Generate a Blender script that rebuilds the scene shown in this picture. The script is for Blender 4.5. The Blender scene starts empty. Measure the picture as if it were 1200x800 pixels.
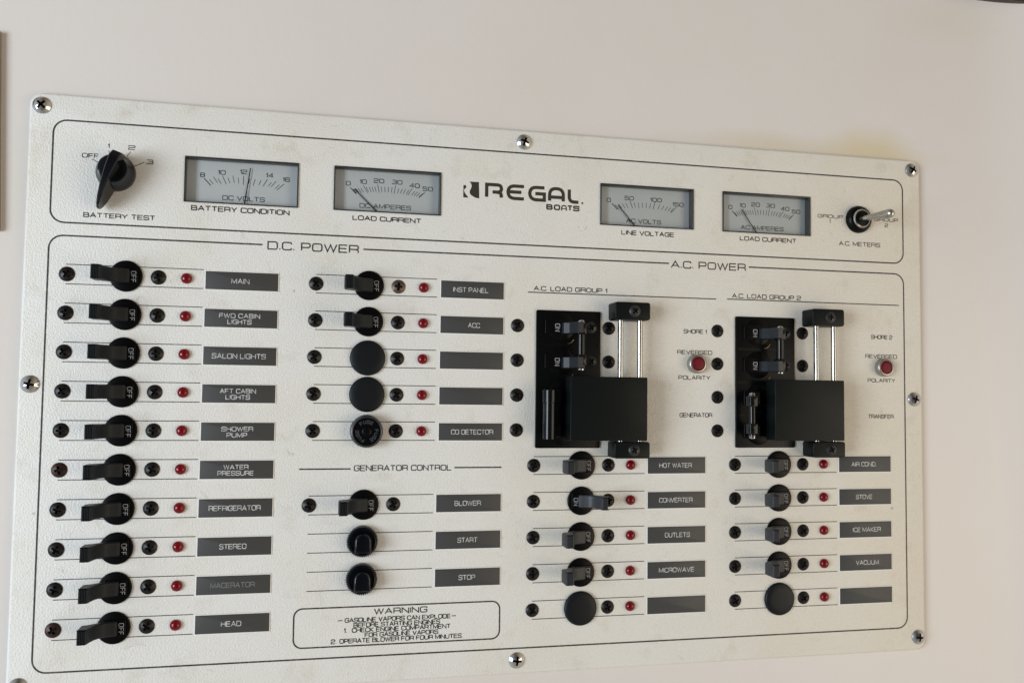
import bpy, bmesh, math, random
from mathutils import Vector, Matrix
import numpy as np
random.seed(7)
S = bpy.context.scene
MM = 0.001
ZB = 1.60            # height of the panel's frame line v=0 above the floor, metres

# ------------------------------------------------------------------ camera
cam_d = bpy.data.cameras.new('Camera'); cam = bpy.data.objects.new('Camera', cam_d)
S.collection.objects.link(cam); S.camera = cam
R = [[0.9746036570542629, -0.012105133329225307, -0.2236094304888158],
     [0.024058965179050967, 0.9984184197751503, 0.050811664489608915],
     [0.2226406922621381, -0.05490104553442539, 0.9733534801644553]]
CU, CV, CH = 116.54186, 123.88065, 453.7584
def dirw(r): return Vector((r[0], r[2], -r[1]))
ax, ay, az = dirw(R[0]), -dirw(R[1]), -dirw(R[2])
M = Matrix((ax, ay, az)).transposed().to_4x4()
M.translation = Vector((CU*MM, -CH*MM, ZB - CV*MM))
cam.matrix_world = M
cam_d.sensor_width = 36; cam_d.lens = 36*1062.28/1200
cam_d.clip_start = 0.005; cam_d.clip_end = 50

# ------------------------------------------------------------------ world and lamps
W = bpy.data.worlds.new('World'); S.world = W; W.use_nodes = True
nt = W.node_tree; bg = nt.nodes['Background']
# dim cabin surroundings: cool daylight side on the left, warm on the right, pale below, the dark figure and companionway behind the camera
def wn(t, **kw):
    n = nt.nodes.new(t)
    for k, v in kw.items(): setattr(n, k, v)
    return n
tc = wn('ShaderNodeTexCoord'); acc = None
def lobe(direction, col, power):
    global acc
    d = wn('ShaderNodeVectorMath', operation='DOT_PRODUCT'); d.inputs[1].default_value = direction
    nt.links.new(tc.outputs['Generated'], d.inputs[0])
    m = wn('ShaderNodeMath', operation='MAXIMUM'); m.inputs[1].default_value = 0; nt.links.new(d.outputs['Value'], m.inputs[0])
    p = wn('ShaderNodeMath', operation='POWER'); p.inputs[1].default_value = power; nt.links.new(m.outputs[0], p.inputs[0])
    sc = wn('ShaderNodeVectorMath', operation='SCALE'); sc.inputs[0].default_value = col; nt.links.new(p.outputs[0], sc.inputs['Scale'])
    if acc is None: acc = sc.outputs[0]
    else:
        ad = wn('ShaderNodeVectorMath', operation='ADD'); nt.links.new(acc, ad.inputs[0]); nt.links.new(sc.outputs[0], ad.inputs[1]); acc = ad.outputs[0]
lobe((-1, 0, 0), (.80, .88, 1.0), 1.5)
lobe((1, 0, 0), (.95, .84, .70), 1.5)
lobe((0, 0, 1), (.24, .19, .13), 1.5)
lobe((0, 0, -1), (.62, .58, .52), 2.0)
lobe((0, -1, 0), (.05, .048, .045), 2.0)
nt.links.new(acc, bg.inputs['Color'])
bg.inputs['Strength'].default_value = 0.8

def area(name, loc, target, sx, sy, power, col):
    d = bpy.data.lights.new(name, 'AREA'); d.shape = 'RECTANGLE'; d.size = sx; d.size_y = sy
    d.energy = power; d.color = col
    o = bpy.data.objects.new(name, d); S.collection.objects.link(o); o.location = loc
    o.rotation_euler = (Vector(target) - Vector(loc)).to_track_quat('-Z', 'Y').to_euler()
    return o
PC = (0.22, 0, ZB - 0.12)
area('window_light', (-1.10, -0.95, ZB - 0.22), PC, 0.7, 0.75, 21.0, (0.83, 0.92, 1.0))
area('cabin_light', (1.25, -1.0, ZB - 0.35), PC, 0.9, 0.8, 6.0, (1.0, 0.85, 0.66))
S.view_settings.view_transform = 'Standard'; S.view_settings.look = 'None'
S.view_settings.exposure = 0.05; S.view_settings.gamma = 1

# ------------------------------------------------------------------ materials
def mat(name, col, rough=.5, metal=0, coat=0, spec=.5):
    m = bpy.data.materials.new(name); m.use_nodes = True
    b = m.node_tree.nodes['Principled BSDF']
    b.inputs['Base Color'].default_value = (*col, 1); b.inputs['Roughness'].default_value = rough
    b.inputs['Metallic'].default_value = metal; b.inputs['Coat Weight'].default_value = coat
    b.inputs['Coat Roughness'].default_value = .08; b.inputs['Specular IOR Level'].default_value = spec
    return m
def N(m, t, **kw):
    n = m.node_tree.nodes.new(t)
    for k, v in kw.items():
        if k in n.inputs: n.inputs[k].default_value = v
        else: setattr(n, k, v)
    return n
def L(m, a, b): m.node_tree.links.new(a, b)
def P(m): return m.node_tree.nodes['Principled BSDF']
def coords(m): return N(m, 'ShaderNodeTexCoord').outputs['Object']
def bump(m, height, dist, strength=1.0, prev=None):
    b = N(m, 'ShaderNodeBump', Strength=strength, Distance=dist); L(m, height, b.inputs['Height'])
    if prev: L(m, prev, b.inputs['Normal'])
    L(m, b.outputs[0], P(m).inputs['Normal']); return b.outputs[0]
def ramp(m, fac, stops):
    r = N(m, 'ShaderNodeValToRGB'); L(m, fac, r.inputs[0]); cr = r.color_ramp
    cr.elements[0].position, cr.elements[0].color = stops[0][0], (*stops[0][1], 1)
    cr.elements[1].position, cr.elements[1].color = stops[-1][0], (*stops[-1][1], 1)
    for p, c in stops[1:-1]:
        q = cr.elements.new(p); q.color = (*c, 1)
    return r.outputs[0]
def mix(m, fac, a, b, mode='MIX'):
    x = N(m, 'ShaderNodeMix', data_type='RGBA', blend_type=mode)
    if isinstance(fac, float): x.inputs[0].default_value = fac
    else: L(m, fac, x.inputs[0])
    for s, v in ((6, a), (7, b)):
        if isinstance(v, tuple): x.inputs[s].default_value = (*v, 1)
        else: L(m, v, x.inputs[s])
    return x.outputs[2]
def noise(m, co, scale, detail=3, rough=.55):
    n = N(m, 'ShaderNodeTexNoise', Scale=scale, Detail=detail, Roughness=rough); L(m, co, n.inputs['Vector'])
    return n.outputs['Fac']
g1c = lambda v: (v, v, v)

PAINT = mat('cream_textured_paint', (.72, .70, .645), .42)
co = coords(PAINT)
gr = noise(PAINT, co, 1150, 2, .6)
stain = ramp(PAINT, noise(PAINT, co, 14, 5, .62), [(.46, g1c(0)), (.70, g1c(1))])
col = mix(PAINT, stain, (.725, .712, .676), (.69, .66, .59))
sepx = N(PAINT, 'ShaderNodeSeparateXYZ'); L(PAINT, co, sepx.inputs[0])
mrx = N(PAINT, 'ShaderNodeMapRange'); mrx.inputs['From Min'].default_value = .16; mrx.inputs['From Max'].default_value = .50
L(PAINT, sepx.outputs['X'], mrx.inputs['Value'])
yel = mix(PAINT, 1.0, ramp(PAINT, noise(PAINT, co, 8, 4, .6), [(.28, g1c(.40)), (.66, g1c(1))]), mrx.outputs[0], 'MULTIPLY')
col = mix(PAINT, yel, col, (.685, .622, .505))
grime = ramp(PAINT, noise(PAINT, co, 52, 6, .72), [(.55, g1c(0)), (.76, g1c(.62))])
col = mix(PAINT, grime, col, (.545, .50, .405))
scuff = N(PAINT, 'ShaderNodeTexNoise', Scale=95.0, Detail=4.0, Roughness=.75, Distortion=1.6); L(PAINT, co, scuff.inputs['Vector'])
col = mix(PAINT, ramp(PAINT, scuff.outputs['Fac'], [(.63, g1c(0)), (.76, g1c(.55))]), col, (.43, .39, .32))
vor = N(PAINT, 'ShaderNodeTexVoronoi', Scale=48.0); L(PAINT, co, vor.inputs['Vector'])
speck = ramp(PAINT, vor.outputs['Distance'], [(.018, g1c(.75)), (.045, g1c(0))])
sparse = ramp(PAINT, noise(PAINT, co, 31, 2), [(.55, g1c(0)), (.62, g1c(1))])
sp2 = mix(PAINT, 1.0, speck, sparse, 'MULTIPLY')
col = mix(PAINT, sp2, col, (.16, .12, .09))
fine = ramp(PAINT, gr, [(.3, g1c(.93)), (.7, g1c(1.0))])
col = mix(PAINT, 1.0, col, fine, 'MULTIPLY')
L(PAINT, col, P(PAINT).inputs['Base Color'])
bump(PAINT, gr, .0004, .9)

WALLM = mat('pale_gelcoat_wall', (.70, .655, .62), .38)
co = coords(WALLM)
st = ramp(WALLM, noise(WALLM, co, 7, 5, .65), [(.48, g1c(0)), (.80, g1c(.7))])
col = mix(WALLM, st, (.668, .625, .588), (.64, .592, .538))
def blotch(cu, cv, ru, rv, col, c2, amt):
    mpn = N(WALLM, 'ShaderNodeMapping'); L(WALLM, co, mpn.inputs['Vector'])
    mpn.inputs['Scale'].default_value = (1000/ru, 1, 1000/rv); mpn.inputs['Location'].default_value = (-cu/ru, 0, cv/rv)
    dn = N(WALLM, 'ShaderNodeMixRGB', blend_type='ADD'); dn.inputs[0].default_value = 1.1
    nz = N(WALLM, 'ShaderNodeTexNoise', Scale=22.0, Detail=5.0); L(WALLM, co, nz.inputs['Vector'])
    sb = N(WALLM, 'ShaderNodeVectorMath', operation='SUBTRACT'); sb.inputs[1].default_value = (.5, .5, .5); L(WALLM, nz.outputs['Color'], sb.inputs[0])
    L(WALLM, mpn.outputs[0], dn.inputs[1]); L(WALLM, sb.outputs[0], dn.inputs[2])
    ln = N(WALLM, 'ShaderNodeVectorMath', operation='LENGTH'); ml = N(WALLM, 'ShaderNodeVectorMath', operation='MULTIPLY'); ml.inputs[1].default_value = (1, 0, 1)
    L(WALLM, dn.outputs[0], ml.inputs[0]); L(WALLM, ml.outputs[0], ln.inputs[0])
    return mix(WALLM, ramp(WALLM, ln.outputs['Value'], [(.15, g1c(amt)), (1.0, g1c(0))]), col, c2)
col = blotch(380, -15.5, 100, 9, col, (.61, .54, .42), .8)
col = blotch(432, -18, 34, 14, col, (.61, .525, .36), .95)
col = blotch(478, -98, 45, 16, col, (.61, .56, .46), .4)
vor = N(WALLM, 'ShaderNodeTexVoronoi', Scale=26.0); L(WALLM, co, vor.inputs['Vector'])
speck = ramp(WALLM, vor.outputs['Distance'], [(.008, g1c(.8)), (.022, g1c(0))])
sparse = ramp(WALLM, noise(WALLM, co, 19, 2), [(.56, g1c(0)), (.60, g1c(1))])
col = mix(WALLM, mix(WALLM, 1.0, speck, sparse, 'MULTIPLY'), col, (.2, .15, .12))
L(WALLM, col, P(WALLM).inputs['Base Color'])
bump(WALLM, noise(WALLM, co, 260, 4), .0003, .3)

INK = mat('black_ink', (.022, .021, .02), .5)
co = coords(INK)
wear = ramp(INK, noise(INK, co, 420, 3, .7), [(.50, g1c(0)), (.78, g1c(.5))])
L(INK, mix(INK, wear, (.022, .021, .020), (.30, .28, .25)), P(INK).inputs['Base Color'])
LOGOINK = mat('dark_olive_ink', (.030, .028, .018), .45)
BLACK = mat('black_breaker_plastic', (.0018, .0019, .0021), .32, 0, 0, .13)
KNOBM = mat('glossy_black_knob', (.002, .003, .0048), .13, 0, 0, .34)
LEVERD = mat('dark_blue_grey_lever', (.011, .0145, .019), .34, 0, 0, .4)
LEVER = mat('black_lever_plastic', (.0095, .012, .0145), .46, 0, 0, .2)
co = coords(LEVER); bump(LEVER, noise(LEVER, co, 900, 2), .00006, .4)
LEVERG = mat('dusty_grey_lever_plastic', (.045, .05, .057), .5)
co = coords(LEVERG)
L(LEVERG, mix(LEVERG, noise(LEVERG, co, 260, 4, .7), (.008, .010, .012), (.029, .034, .040)), P(LEVERG).inputs['Base Color'])
CAPM = mat('matte_black_cap', (.0048, .0064, .0075), .42, 0, 0, .22)
co = coords(CAPM); bump(CAPM, noise(CAPM, co, 1500, 2), .00008, .6)
SCREWB = mat('black_oxide_screw', (.011, .009, .008), .36, .3, 0, .35)
SCREWG = mat('dark_grey_screw', (.035, .036, .036), .34, .5)
RUSTY = mat('worn_screw', (.12, .085, .065), .42, .7)
co = coords(RUSTY)
L(RUSTY, mix(RUSTY, noise(RUSTY, co, 700, 3), (.02, .015, .012), (.22, .15, .12)), P(RUSTY).inputs['Base Color'])
BEZEL = mat('dull_metal_bezel', (.40, .38, .34), .34, .9)
RODM = mat('brushed_steel_rod', (.40, .39, .37), .22, 1)
RECESS = mat('dark_screw_recess', (.004, .004, .004), .6, 0, 0, .2)
DKRUST = mat('dark_rusty_screw', (.04, .018, .013), .42, .4, 0, .35)
CHROME = mat('polished_steel', (.52, .51, .49), .14, 1)
NICKEL = mat('satin_nickel', (.44, .415, .375), .26, 1)
RED = mat('red_lens', (.14, .001, .005), .1, 0, .2, .4)
P(RED).inputs['Subsurface Radius'].default_value = (.002, .0003, .0003)
_n = RED.node_tree.nodes; _t = _n.new('ShaderNodeBsdfTransparent'); _t.inputs[0].default_value = (.95, .10, .09, 1)
_m = _n.new('ShaderNodeMixShader'); _m.inputs[0].default_value = .27
RED.node_tree.links.new(P(RED).outputs[0], _m.inputs[1]); RED.node_tree.links.new(_t.outputs[0], _m.inputs[2])
RED.node_tree.links.new(_m.outputs[0], _n['Material Output'].inputs[0])
RIM = mat('black_rim_painted_highlight', (.024, .025, .027), .3, 0, 0, .4)  # fuse cap rim greyed: its highlight is painted into the base colour
REDF = mat('red_flat_lens', (.13, .002, .010), .42, 0, 0, .22)
PLATE = mat('dark_grey_engraved_plastic', (.052, .0515, .0495), .42, 0, 0, .3)
co = coords(PLATE); bump(PLATE, noise(PLATE, co, 900, 2), .00005, .4)
PLEDGE = mat('white_plate_edge', (.74, .72, .68), .5)
WHITE = mat('white_lettering', (.55, .54, .53), .5)
co = coords(WHITE)
L(WHITE, mix(WHITE, ramp(WHITE, noise(WHITE, co, 520, 3, .7), [(.40, g1c(0)), (.75, g1c(.75))]), (.60, .59, .58), (.12, .12, .12)), P(WHITE).inputs['Base Color'])
FADED = mat('worn_lettering', (.17, .168, .165), .5)
DIMWHITE = mat('grey_lettering', (.36, .37, .38), .5)
RAISED = mat('raised_black_lettering', (.05, .056, .065), .28)
BOXB = mat('black_painted_metal', (.0034, .0052, .0050), .38, 0, 0, .16)
co = coords(BOXB); bump(BOXB, noise(BOXB, co, 600, 3), .00008, .5)
BACKB = mat('black_gloss_backplate', (.0016, .0021, .0022), .3, 0, 0, .16)
METERB = mat('meter_case_plastic', (.018, .019, .021), .25)
INNER = mat('meter_case_inside', (.13, .135, .135), .4)
FACE = mat('meter_dial_paper', (.76, .785, .785), .5)
TICK = mat('dial_ink', (.045, .05, .057), .5)
BROWN = mat('dark_brown_varnish', (.022, .012, .007), .35)
BEIGE = mat('beige_board', (.30, .26, .215), .5)
co = coords(BEIGE)
L(BEIGE, mix(BEIGE, noise(BEIGE, co, 40, 4), (.17, .13, .095), (.32, .27, .215)), P(BEIGE).inputs['Base Color'])
BRASS = mat('thin_copper_wire', (.55, .38, .22), .35, 1)
GLASS = bpy.data.materials.new('clear_meter_window'); GLASS.use_nodes = True
gn = GLASS.node_tree; gn.nodes.clear()
go = gn.nodes.new('ShaderNodeOutputMaterial'); gm = gn.nodes.new('ShaderNodeMixShader')
gt = gn.nodes.new('ShaderNodeBsdfTransparent'); gg = gn.nodes.new('ShaderNodeBsdfGlossy'); gf = gn.nodes.new('ShaderNodeLayerWeight')
gt.inputs[0].default_value = (.95, .965, .97, 1); gg.inputs['Roughness'].default_value = .07; gf.inputs[0].default_value = .2
gn.links.new(gf.outputs['Fresnel'], gm.inputs[0]); gn.links.new(gt.outputs[0], gm.inputs[1]); gn.links.new(gg.outputs[0], gm.inputs[2])
gn.links.new(gm.outputs[0], go.inputs[0])

# ------------------------------------------------------------------ mesh helpers: x right, h towards the viewer, v down, all mm
def V(u, v, h): return (u*MM, -h*MM, -v*MM)
def at(o, u, v, h, parent_uvh=(0, 0, 0)):
    o.location = V(u-parent_uvh[0], v-parent_uvh[1], h-parent_uvh[2]); o['_uvh'] = (u, v, h)
class MB:
    def __init__(s): s.v = []; s.f = []; s.m = []; s.mi = 0
    def add(s, vs, fs):
        n = len(s.v); s.v += [V(*p) for p in vs]; s.f += [tuple(i+n for i in f) for f in fs]; s.m += [s.mi]*len(fs)
    def box(s, u0, u1, v0, v1, h0, h1, b=0):
        b = min(b, .49*min(u1-u0, v1-v0, h1-h0))
        if b <= 0:
            q = [(u0,v0,h0),(u1,v0,h0),(u1,v1,h0),(u0,v1,h0),(u0,v0,h1),(u1,v0,h1),(u1,v1,h1),(u0,v1,h1)]
            s.add(q, [(0,1,2,3),(4,7,6,5),(0,4,5,1),(1,5,6,2),(2,6,7,3),(3,7,4,0)]); return
        s.slab(rrect(u0, v0, u1, v1, b, 3), h0, h1, b)
    def slab(s, loop, h0, h1, b=0, seg=3):
        "closed outline (list of (u,v)) from h0 to h1, front edge rounded by b"
        rings = [(loop, h0)]
        if b > 0:
            for k in range(seg+1):
                a = math.pi/2*k/seg
                rings.append((inset(loop, b*(1-math.cos(a))), h1-b+b*math.sin(a)))
        else: rings.append((loop, h1))
        n = len(loop); vs = [(p[0], p[1], h) for lp, h in rings for p in lp]; fs = []
        for r in range(len(rings)-1):
            for i in range(n):
                j = (i+1) % n; fs.append((r*n+i, r*n+j, (r+1)*n+j, (r+1)*n+i))
        fs.append(tuple(range(n))); fs.append(tuple(range((len(rings)-1)*n, len(rings)*n)))
        s.add(vs, fs)
    def lathe(s, prof, n=40, cu=0, cv=0, teeth=0, td=0):
        vs = []; fs = []; k = len(prof)
        for r, h in prof:
            for i in range(n):
                a = 2*math.pi*i/n; rr = r
                if teeth and r > .1 and i % 2: rr = r-td if r > prof[0][0]-.6 else r
                vs.append((cu+rr*math.cos(a), cv+rr*math.sin(a), h))
        for j in range(k-1):
            for i in range(n):
                q = (i+1) % n; fs.append((j*n+i, j*n+q, (j+1)*n+q, (j+1)*n+i))
        fs.append(tuple(range((k-1)*n, k*n)))
        s.add(vs, fs)
    def tube(s, a, b, r, n=16, r2=None):
        a = Vector(a); b = Vector(b); d = (b-a).normalized()
        x = d.orthogonal().normalized(); y = d.cross(x); r2 = r if r2 is None else r2
        vs = [tuple(p+rr*(math.cos(2*math.pi*i/n)*x+math.sin(2*math.pi*i/n)*y)) for p, rr in ((a, r), (b, r2)) for i in range(n)]
        fs = [(i, (i+1) % n, n+(i+1) % n, n+i) for i in range(n)]+[tuple(range(n)), tuple(range(n, 2*n))]
        s.add(vs, fs)
    def extrude_v(s, prof, v0, v1, b=.35):
        "profile in (u,h), swept along v with softened ends"
        n = len(prof); rings = [(inset(prof, b), v0), (prof, v0+b), (prof, v1-b), (inset(prof, b), v1)]
        vs = [(p[0], v, p[1]) for lp, v in rings for p in lp]; fs = []
        for r in range(3):
            for i in range(n):
                j = (i+1) % n; fs.append((r*n+i, r*n+j, (r+1)*n+j, (r+1)*n+i))
        fs += [tuple(range(n)), tuple(range(3*n, 4*n))]; s.add(vs, fs)
    def ribbon(s, pts, w, h, closed=False):
        pts = [p for i, p in enumerate(pts) if i == 0 or math.dist(p, pts[i-1]) > 1e-5]
        n = len(pts); l = []; r = []
        for i in range(n):
            p = pts[i]
            a = pts[i-1] if (i > 0 or closed) else None; c = pts[(i+1) % n] if (i < n-1 or closed) else None
            def nrm(p, q):
                d = math.dist(p, q) or 1e-9; return (-(q[1]-p[1])/d, (q[0]-p[0])/d)
            if a is None: m = nrm(p, c); k = 1
            elif c is None: m = nrm(a, p); k = 1
            else:
                n1, n2 = nrm(a, p), nrm(p, c); m = (n1[0]+n2[0], n1[1]+n2[1]); q = math.hypot(*m) or 1e-9
                m = (m[0]/q, m[1]/q); k = min(1/max(.3, m[0]*n1[0]+m[1]*n1[1]), 2.2)
            l.append((p[0]+m[0]*w/2*k, p[1]+m[1]*w/2*k, h)); r.append((p[0]-m[0]*w/2*k, p[1]-m[1]*w/2*k, h))
        fs = [(i, (i+1) % n, n+(i+1) % n, n+i) for i in range(n if closed else n-1)]
        s.add(l+r, fs)
    def obj(s, name, mats, parent=None, uvh=(0, 0, 0), puvh=(0, 0, 0), smooth=40, label=None):
        me = bpy.data.meshes.new(name); me.from_pydata(s.v, [], s.f)
        for m in (mats if isinstance(mats, (list, tuple)) else [mats]): me.materials.append(m)
        bm = bmesh.new(); bm.from_mesh(me); bmesh.ops.recalc_face_normals(bm, faces=bm.faces); bm.to_mesh(me); bm.free()
        for p, mi in zip(me.polygons, s.m): p.material_index = mi; p.use_smooth = smooth > 0
        if smooth: me.set_sharp_from_angle(angle=math.radians(smooth))
        o = bpy.data.objects.new(name, me); S.collection.objects.link(o); o.parent = parent
        o.location = V(uvh[0]-puvh[0], uvh[1]-puvh[1], uvh[2]-puvh[2])
        if label: o['label'] = label
        return o
def rrect(u0, v0, u1, v1, r, n=6):
    pts = []
    for cx, cy, a0 in ((u1-r, v0+r, -90), (u1-r, v1-r, 0), (u0+r, v1-r, 90), (u0+r, v0+r, 180)):
        for k in range(n+1):
            a = math.radians(a0+90*k/n); pts.append((cx+r*math.cos(a), cy+r*math.sin(a)))
    return pts
def inset(loop, d):
    n = len(loop); ar = sum(loop[i-1][0]*loop[i][1]-loop[i][0]*loop[i-1][1] for i in range(n)); sg = 1 if ar > 0 else -1
    out = []
    for i in range(n):
        a, p, c = loop[i-1], loop[i], loop[(i+1) % n]
        n1 = Vector((-(p[1]-a[1]), p[0]-a[0])); n2 = Vector((-(c[1]-p[1]), c[0]-p[0]))
        if n1.length < 1e-7: n1 = n2
        if n2.length < 1e-7: n2 = n1
        n1.normalize(); n2.normalize(); m = (n1+n2); m = m.normalized() if m.length > 1e-6 else n1
        k = min(1/max(.35, m.dot(n1)), 2)
        out.append((p[0]+sg*d*k*m.x, p[1]+sg*d*k*m.y))
    return out
def fillet(pts, r, closed=False):
    "pts (x,y,flag): corners flagged 1 are rounded with radius r"
    out = []; n = len(pts)
    for i, p in enumerate(pts):
        if not p[2] or (not closed and i in (0, n-1)): out.append((p[0], p[1])); continue
        a, c, q = Vector(pts[i-1][:2]), Vector(pts[(i+1) % n][:2]), Vector(p[:2])
        d1, d2 = (a-q), (c-q); l1, l2 = d1.length, d2.length; d1.normalize(); d2.normalize()
        ang = d1.angle(d2); t = min(r/math.tan(ang/2), l1*.5, l2*.5); rr = t*math.tan(ang/2)
        for k in range(6):
            f = k/5; b = (1-f)**2*(q+d1*t)+2*f*(1-f)*q*1.0+f*f*(q+d2*t)
            mid = q+d1*t*(1-f)**1.7*1.0+d2*t*f**1.7
            b = b*.65+mid*.35
            out.append((b.x, b.y))
    return out

# ------------------------------------------------------------------ wide square stroke lettering (w, strokes); x,y in 0..1, y up, 1 = rounded corner
def st(s): return [[(float(a), float(b), int(c)) for a, b, c in (q.split(',') for q in t.split())] for t in s.split('|')]
G = {k: (w, st(t)) for k, w, t in [
 ('A',1.15,'0,0,0 .5,1,0 1,0,0|.16,.33,0 .84,.33,0'),
 ('B',1.08,'0,0,0 0,1,0 .93,1,1 .93,.52,1 .05,.52,0|.5,.52,0 1,.52,1 1,0,1 0,0,0'),
 ('C',1.05,'1,.74,0 1,1,1 0,1,1 0,0,1 1,0,1 1,.26,0'),
 ('D',1.1,'0,0,0 0,1,0 1,1,1 1,0,1 0,0,0'),
 ('E',.98,'1,1,0 0,1,0 0,0,0 1,0,0|0,.52,0 .92,.52,0'),
 ('F',.95,'1,1,0 0,1,0 0,0,0|0,.5,0 .9,.5,0'),
 ('G',1.1,'1,.76,0 1,1,1 0,1,1 0,0,1 1,0,1 1,.48,0 .55,.48,0'),
 ('H',1.08,'0,0,0 0,1,0|1,0,0 1,1,0|0,.52,0 1,.52,0'),
 ('I',.02,'.5,0,0 .5,1,0'),
 ('J',.9,'1,1,0 1,0,1 0,0,1 0,.3,0'),
 ('K',1.0,'0,0,0 0,1,0|1,1,0 .12,.5,0 1,0,0|0,.5,0 .2,.5,0'),
 ('L',.9,'0,1,0 0,0,0 1,0,0'),
 ('M',1.25,'0,0,0 0,1,0 .5,.12,0 1,1,0 1,0,0'),
 ('N',1.08,'0,0,0 0,1,0 1,0,0 1,1,0'),
 ('O',1.12,'.5,1,0 1,1,1 1,0,1 0,0,1 0,1,1 .5,1,0'),
 ('P',1.03,'0,0,0 0,1,0 1,1,1 1,.42,1 0,.42,0'),
 ('R',1.08,'0,0,0 0,1,0 1,1,1 1,.46,1 0,.46,0|.62,.46,0 1,.40,1 1,0,0'),
 ('S',1.05,'1,.76,0 1,1,1 0,1,1 0,.52,1 1,.52,1 1,0,1 0,0,1 0,.24,0'),
 ('T',1.02,'0,1,0 1,1,0|.5,1,0 .5,0,0'),
 ('U',1.1,'0,1,0 0,0,1 1,0,1 1,1,0'),
 ('V',1.1,'0,1,0 .5,0,0 1,1,0'),
 ('W',1.5,'0,1,0 .26,0,0 .5,.95,0 .74,0,0 1,1,0'),
 ('X',1.05,'0,0,0 1,1,0|0,1,0 1,0,0'),
 ('Y',1.08,'0,1,0 .5,.45,0 1,1,0|.5,.45,0 .5,0,0'),
 ('0',1.1,'.5,1,0 1,1,1 1,0,1 0,0,1 0,1,1 .5,1,0'),
 ('1',.3,'0,.72,0 1,1,0 1,0,0'),
 ('2',1.02,'0,.74,0 0,1,1 1,1,1 1,.55,1 0,.42,1 0,0,0 1,0,0'),
 ('3',1.02,'0,1,0 1,1,1 1,.5,1 .3,.5,0|.8,.5,0 1,.5,1 1,0,1 0,0,1 0,.22,0'),
 ('4',1.05,'.78,0,0 .78,1,0 0,.28,0 1,.28,0'),
 ('5',1.02,'1,1,0 0,1,0 0,.58,0 1,.58,1 1,0,1 0,0,1 0,.2,0'),
 ('6',1.05,'1,.8,0 1,1,1 0,1,1 0,0,1 1,0,1 1,.56,1 0,.56,0'),
 ('8',1.05,'.5,1,0 1,1,1 1,.52,1 0,.52,1 0,1,1 .5,1,0|.5,.52,0 1,.52,1 1,0,1 0,0,1 0,.52,1 .5,.52,0'),
 ('.',.02,'.5,0,0 .5,.14,0'), ('-',.8,'0,.5,0 1,.5,0')]}
def layout(s, gap=.30):
    x = 0; out = []
    for i, c in enumerate(s):
        if c == ' ': x += .62; continue
        w = G[c][0]; out.append((c, x, w)); x += w+gap
    return out, x-gap
def text(mb, s, u0, u1, base, cap, w, h, rot=0, centre=None, bold=1.25):
    "letters between u0 and u1 on baseline v=base; rot=1 turns the line to read downwards about centre"
    w = w*bold if not rot else w
    lay, tot = layout(s, .5 if rot else .30)
    sx = (u1-u0-w)/max(tot, .05) if tot > .1 else cap*.8
    for c, x, gw in lay:
        for stroke in G[c][1]:
            pts = [(x*sx+q[0]*gw*sx, q[1]*(cap-w), q[2]) for q in stroke]
            pts = fillet(pts, min(.26*cap, .36*max(gw, .3)*sx))
            if rot: q = [(centre[0]+(y-(cap-w)/2), centre[1]+(px-tot*sx/2)) for px, y in pts]
            else: q = [(u0+w/2+px, base-w/2-y) for px, y in pts]
            mb.ribbon(q, w, h+.004*(len(mb.f) % 7))
    return mb

# ------------------------------------------------------------------ setting: the wall, with a cut-out behind the panel, bending forward at the far right
wall = MB(); H0 = -3.2
us = [-420, 6, 444, 500]+[500+150*math.sin(math.radians(a)) for a in range(2, 31, 2)]
hs = [H0]*4+[H0+150*(1-math.cos(math.radians(a))) for a in range(2, 31, 2)]
us.append(us[-1]+200*math.cos(math.radians(30))); hs.append(hs[-1]+200*math.sin(math.radians(30)))
vs = [-420, 4, 250, 620]; n = len(us)
fs = [(j*n+i, j*n+i+1, (j+1)*n+i+1, (j+1)*n+i) for j in range(3) for i in range(n-1) if not (j == 1 and i == 1)]
wall.add([(u, v, h) for v in vs for u, h in zip(us, hs)], fs)
q = [(6, 4), (444, 4), (444, 250), (6, 250)]
wall.add([(a, b, h) for h in (H0, H0-12) for a, b in q], [(i, (i+1) % 4, 4+(i+1) % 4, 4+i) for i in range(4)])
wo = wall.obj('wall', WALLM, smooth=50); wo.location = (0, 0, ZB); wo['kind'] = 'structure'; wo['label'] = 'pale pinkish white boat cabin wall behind the power panel'

def top(name, label, cat):
    o = bpy.data.objects.new(name, None); S.collection.objects.link(o); o.empty_display_size = .05
    o.location = (0, 0, ZB); o['label'] = label; o['category'] = cat; return o

mb = MB(); mb.slab([(-150, -39.8), (-24.6, -39.8), (-21.4, 52), (-21.6, 53.2), (-150, 53.2)], H0, H0+3, .8)
o = mb.obj('side_board', BEIGE); o.location.z = ZB
o['label'] = 'thin beige brown board edge on the wall at the far left, beside the panel'; o['category'] = 'board'; o['kind'] = 'thing'
mb = MB(); lp = [(470+10*math.cos(math.radians(a))-0, -129+11.5*math.sin(math.radians(a))) for a in range(90, 181, 15)]
low = [(480+i*12, -113.0-5.5*((i-5.2)/5.2)**2*.35) for i in range(0, 16)]
loop = [(470, -135)]+low+[(672, -175), (470, -175)]
mb.slab(loop[::-1], H0, H0+5, .6)
o = mb.obj('trim_board', BROWN); o.location.z = ZB
o['label'] = 'dark brown curved trim edge on the wall above the right end of the panel'; o['category'] = 'trim'; o['kind'] = 'thing'

# ------------------------------------------------------------------ the power panel
ROOT = top('power_panel', 'cream boat power panel with rows of black breakers, red lights and four meters', 'control panel')
METERS = [(58.4, 111.6), (128.7, 182.3), (267.4, 320.5), (337.6, 390.9)]; MV0, MV1 = 13.1, 35.3
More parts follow.
